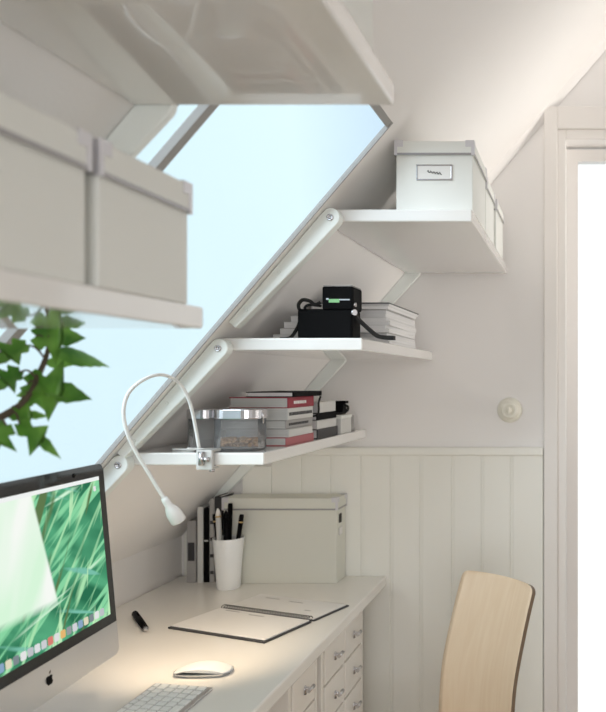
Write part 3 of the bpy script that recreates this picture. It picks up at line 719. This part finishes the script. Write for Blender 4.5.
# ------------------------------------------------------------------ chair
fd = Vector((-.63, -.77)).normalized()
ch = thing('chair', 'pale birch plywood chair standing by the desk', 'chair', (-.350, 1.812, 0), math.atan2(fd.y, fd.x))
def prof(t_):                                  # t 0 (front of seat) .. 1 (top of back): forward, height
    pts = [(.24,.435), (.16,.448), (.0,.440), (-.095,.432), (-.132,.462), (-.136,.54), (-.148,.65), (-.186,.78), (-.222,.878)]
    P = spline([(p[0], 0, p[1]) for p in pts], 8); q = t_*(len(P)-1); i = min(int(q), len(P)-2)
    return P[i].lerp(P[i+1], q-i)
def wid(h_, t_): return .19 - .058*max(0, min(1, (t_-.28)/.30))**1.0
nU, nV = 72, 20; bm = BM(); top_, bot_ = [], []
for i in range(nU+1):
    t_ = .5-.5*math.cos(PI*i/nU); p = prof(t_); d = (prof(min(1, t_+.01))-prof(max(0, t_-.01))).normalized(); nn = Vector((-d.z, 0, d.x))*(-1)
    W_ = wid(p.z, t_); ra, rb = [], []
    for j in range(nV+1):
        v_ = -1 + 2*j/nV
        # rounded corners at top and at seat front
        edge = min(t_, 1-t_)*1.02; rc = .026
        k = 1.0
        if edge < rc: k = 1 - (.026/W_)*(1-math.sqrt(max(0, 1-((rc-edge)/rc)**2)))
        curve = .018*(1-v_*v_)*(1 if t_ > .55 else max(0, (t_-.35)/.2))
        q = p + Vector((-curve, v_*W_*k, 0))
        ra.append(bm.verts.new(q + nn*.0065)); rb.append(bm.verts.new(q - nn*.0065))
    top_.append(ra); bot_.append(rb)
for i in range(nU):
    for j in range(nV):
        f = bm.faces.new((top_[i][j], top_[i][j+1], top_[i+1][j+1], top_[i+1][j])); f.smooth = True
        f = bm.faces.new((bot_[i][j], bot_[i+1][j], bot_[i+1][j+1], bot_[i][j+1])); f.smooth = True
    for j in (0, nV):
        f = bm.faces.new((top_[i][j], top_[i+1][j], bot_[i+1][j], bot_[i][j])); f.material_index = 1
for i, in ((0,), (nU,)):
    for j in range(nV):
        f = bm.faces.new((top_[i][j], top_[i][j+1], bot_[i][j+1], bot_[i][j])); f.material_index = 0
obj('seat_shell', bm, [BIRCH, PLYEDGE], ch)
for sxn in (-1, 1):
    for syn in (-1, 1):
        bm = BM(); tube(bm, spline([(sxn*.05, syn*.06, .418), (sxn*.13, syn*.14, .412), (sxn*.16, syn*.165, .38), (sxn*.20, syn*.195, .0)], 6), .0095, 12); obj('leg', bm, CHROME, ch)
bm = BM(); tube(bm, [(-.07, 0, .424), (.12, 0, .424)], .012, 12); box(bm, -.06, .06, -.07, .07, .408, .427); obj('seat_frame', bm, CHROME, ch)

# ------------------------------------------------------------------ potted plant by the window
pl = thing('potted_plant', 'leafy green plant with pointed lobed leaves by the roof window', 'plant', (-1.02, .78, DT))
o0 = pl.location.copy()
bm = BM(); lathe(bm, [(0,0),(.055,0),(.060,.004),(.082,.14),(.086,.14),(.086,.155),(.078,.155),(.076,.135),(0,.132)], 28); obj('pot', bm, WHITEP, pl)
bm = BM(); lathe(bm, [(0,.134),(.076,.136),(0,.145)], 20); obj('soil', bm, SOIL, pl)
def PP(px, py, y): return Vector(((px-578)*y/750, y, H + (380-py)*y/750)) - o0
stem = [Vector((0,0,.14)), Vector((.06,.04,.30)), PP(-70,470,.92), PP(-20,430,.96), PP(24,402,1.0), PP(40,372,1.01), PP(48,350,1.02), PP(50,330,1.02)]
bm = BM(); tube(bm, spline(stem, 8), [.0075-.0055*k/56 for k in range(57)], 8)
leaves = []
def leaf(bm, bs, base, tip, width, lobes, droop, roll):
    """one palmate leaf from its petiole base to its tip, folded along the midrib"""
    ax = tip-base; L_ = ax.length; ax.normalize()
    side = ax.cross(Vector((0, -1, .25))).normalized(); side = Matrix.Rotation(roll, 3, ax) @ side; nrm = ax.cross(side).normalized()
    # half outline (along, across) : basal lobe, side lobe, central lobe
    half = [(0,.0),(-.08,.16),(.02,.34),(.10,.52),(.17,.46),(.20,.36),(.24,.34),(.34,.60),(.50,.98),(.49,.74),(.47,.55),(.46,.40),(.44,.30),(.54,.30),(.62,.33),(.72,.22),(.80,.17),(.90,.07),(1,0)] if lobes else [(0,0),(.06,.25),(.16,.52),(.28,.70),(.40,.72),(.47,.62),(.56,.60),(.64,.44),(.74,.36),(.82,.2),(.92,.09),(1,0)]
    def pos(a, s): return base + ax*(a*L_) + side*(s*width) + nrm*(-abs(s)*width*.28 + .06*L_*math.sin(a*3)) + Vector((0,0,-droop*L_*a*a))
    mid = [bm.verts.new(pos(max(0, min(1, h_[0])), 0)) for h_ in half]
    for sg in (-1, 1):
        ed = [bm.verts.new(pos(h_[0], sg*h_[1])) for h_ in half]
        for k in range(len(half)-1):
            try:
                f = bm.faces.new((mid[k], mid[k+1], ed[k+1], ed[k])); f.smooth = True
            except ValueError: pass
LV = BM()
def addleaf(px, py, y, tx, ty, ty_, w_, lobes=True, droop=.1, roll=0, node=None):
    b_ = PP(px, py, y); leaf(LV, bm, b_, PP(tx, ty, ty_), w_, lobes, droop, roll)
    tube(bm, spline([node if node is not None else PP(46, 358, 1.015), b_.lerp(node if node is not None else PP(46,358,1.015), .5)+Vector((0,0,.006)), b_], 5), .0014, 6)
addleaf(36, 336, 1.02, 86, 337, 1.00, .040, True, .02, .25, PP(49,345,1.02))
addleaf(54, 353, 1.02, 110, 364, .985, .022, False, .05, .9, PP(48,350,1.02))
addleaf(44, 362, 1.02, 82, 363, 1.05, .014, False, .02, .9, PP(48,352,1.02))
addleaf(28, 384, 1.01, 92, 397, .98, .043, True, .03, .15, PP(36,386,1.0))
addleaf(22, 398, 1.01, 70, 399, .985, .024, True, .02, .6, PP(30,395,1.0))
addleaf(10, 414, .99, 49, 415, .97, .018, True, .03, .3, PP(16,408,.99))
addleaf(20, 424, .98, 61, 457, .96, .024, True, .04, .2, PP(12,412,.98))
addleaf(26, 345, 1.0, -14, 366, .97, .036, True, .04, .2, PP(46,360,1.01))
addleaf(6, 425, .97, -20, 458, .95, .036, True, .04, -.2, PP(-5,420,.97))
addleaf(20, 372, 1.0, -12, 392, .98, .036, True, .04, .2, PP(36,378,1.0))
addleaf(52, 330, 1.02, 62, 306, 1.04, .030, True, .04, .3, PP(50,332,1.02))
obj('stem', bm, BARK, pl)
obj('foliage', LV, LEAF, pl)

# ------------------------------------------------------------------ light
w = bpy.data.worlds.new('sky'); bpy.context.scene.world = w; w.use_nodes = True; t = w.node_tree
bgd = t.nodes['Background']; tc = t.nodes.new('ShaderNodeTexCoord'); sp = t.nodes.new('ShaderNodeSeparateXYZ')
t.links.new(tc.outputs['Generated'], sp.inputs[0])
mr = t.nodes.new('ShaderNodeMapRange'); mr.inputs['From Min'].default_value = -.8; mr.inputs['From Max'].default_value = .2
t.links.new(sp.outputs[0], mr.inputs[0])
cr = t.nodes.new('ShaderNodeValToRGB'); t.links.new(mr.outputs[0], cr.inputs[0])
E = cr.color_ramp.elements; E[0].position = 0; E[0].color = (.74, .93, 1.02, 1); E[1].position = 1; E[1].color = (1.2, 1.19, 1.16, 1)
for p, c in ((.28, (.76, .96, 1.03)), (.46, (.82, 1.02, 1.06)), (.56, (.68, .86, 1.0)), (.68, (.72, .84, 1.0)), (.78, (1.15, 1.15, 1.13))):
    q = E.new(p); q.color = (*c, 1)
t.links.new(cr.outputs[0], bgd.inputs['Color']); bgd.inputs['Strength'].default_value = 1.0
def area(name, loc, target, sx_, sy_, energy, col, spread=180):
    l = bpy.data.lights.new(name, 'AREA'); l.shape = 'RECTANGLE'; l.size = sx_; l.size_y = sy_; l.energy = energy; l.color = col; l.spread = R(spread)
    o = bpy.data.objects.new(name, l); C.objects.link(o); o.location = loc
    o.rotation_euler = (Vector(target)-Vector(loc)).to_track_quat('-Z', 'Y').to_euler(); return o
area('rear_fill_light', (.6, YB-.12, 1.4), (.45, 0, 1.35), 2.1, 1.7, 18, (.98, .98, 1), 130)  # added fill light behind the camera, outside the made-up rear opening
area('side_fill_light', (XR+.12, 2.16, 1.5), (-.1, 2.43, 2.25), .44, 1.5, 3.2, (1, .95, .88), 40)  # added light, brightens the slope near the gable through the made-up side opening
su = bpy.data.lights.new('overcast_sun', 'SUN'); su.energy = 2.8; su.angle = R(50); su.color = (.86, .94, 1)
uo = bpy.data.objects.new('overcast_sun', su); C.objects.link(uo); uo.location = (-3, -1, 4); uo.rotation_euler = Vector((.6, .55, -.38)).to_track_quat('-Z', 'Y').to_euler()
sl = bpy.data.lights.new('lamp_beam', 'SPOT'); sl.energy = 6; sl.color = (1, .77, .52); sl.spot_size = R(88); sl.spot_blend = .9; sl.shadow_soft_size = .012
so = bpy.data.objects.new('lamp_beam', sl); C.objects.link(so)
hp = LP(180,523,1.577); so.location = hp + Vector((.002, .004, -.006))
so.rotation_euler = (Vector((-.90, 1.78, DT))-so.location).to_track_quat('-Z', 'Y').to_euler()

# ------------------------------------------------------------------ camera
cd = bpy.data.cameras.new('camera'); co = bpy.data.objects.new('camera', cd); C.objects.link(co)
co.location = (0, 0, H); co.rotation_euler = (R(90), 0, 0)
cd.sensor_width = 36; cd.lens = 36*750/712; cd.shift_x = (303-578)/712; cd.shift_y = 24/712; cd.clip_start = .02
cd.dof.use_dof = True; cd.dof.focus_distance = 1.75; cd.dof.aperture_fstop = 4.0
sc = bpy.context.scene; sc.camera = co
sc.view_settings.view_transform = 'Standard'; sc.view_settings.look = 'None'; sc.view_settings.exposure = 0; sc.view_settings.gamma = 1
sc.cycles.max_bounces = 12; sc.cycles.diffuse_bounces = 8; sc.cycles.transparent_max_bounces = 16
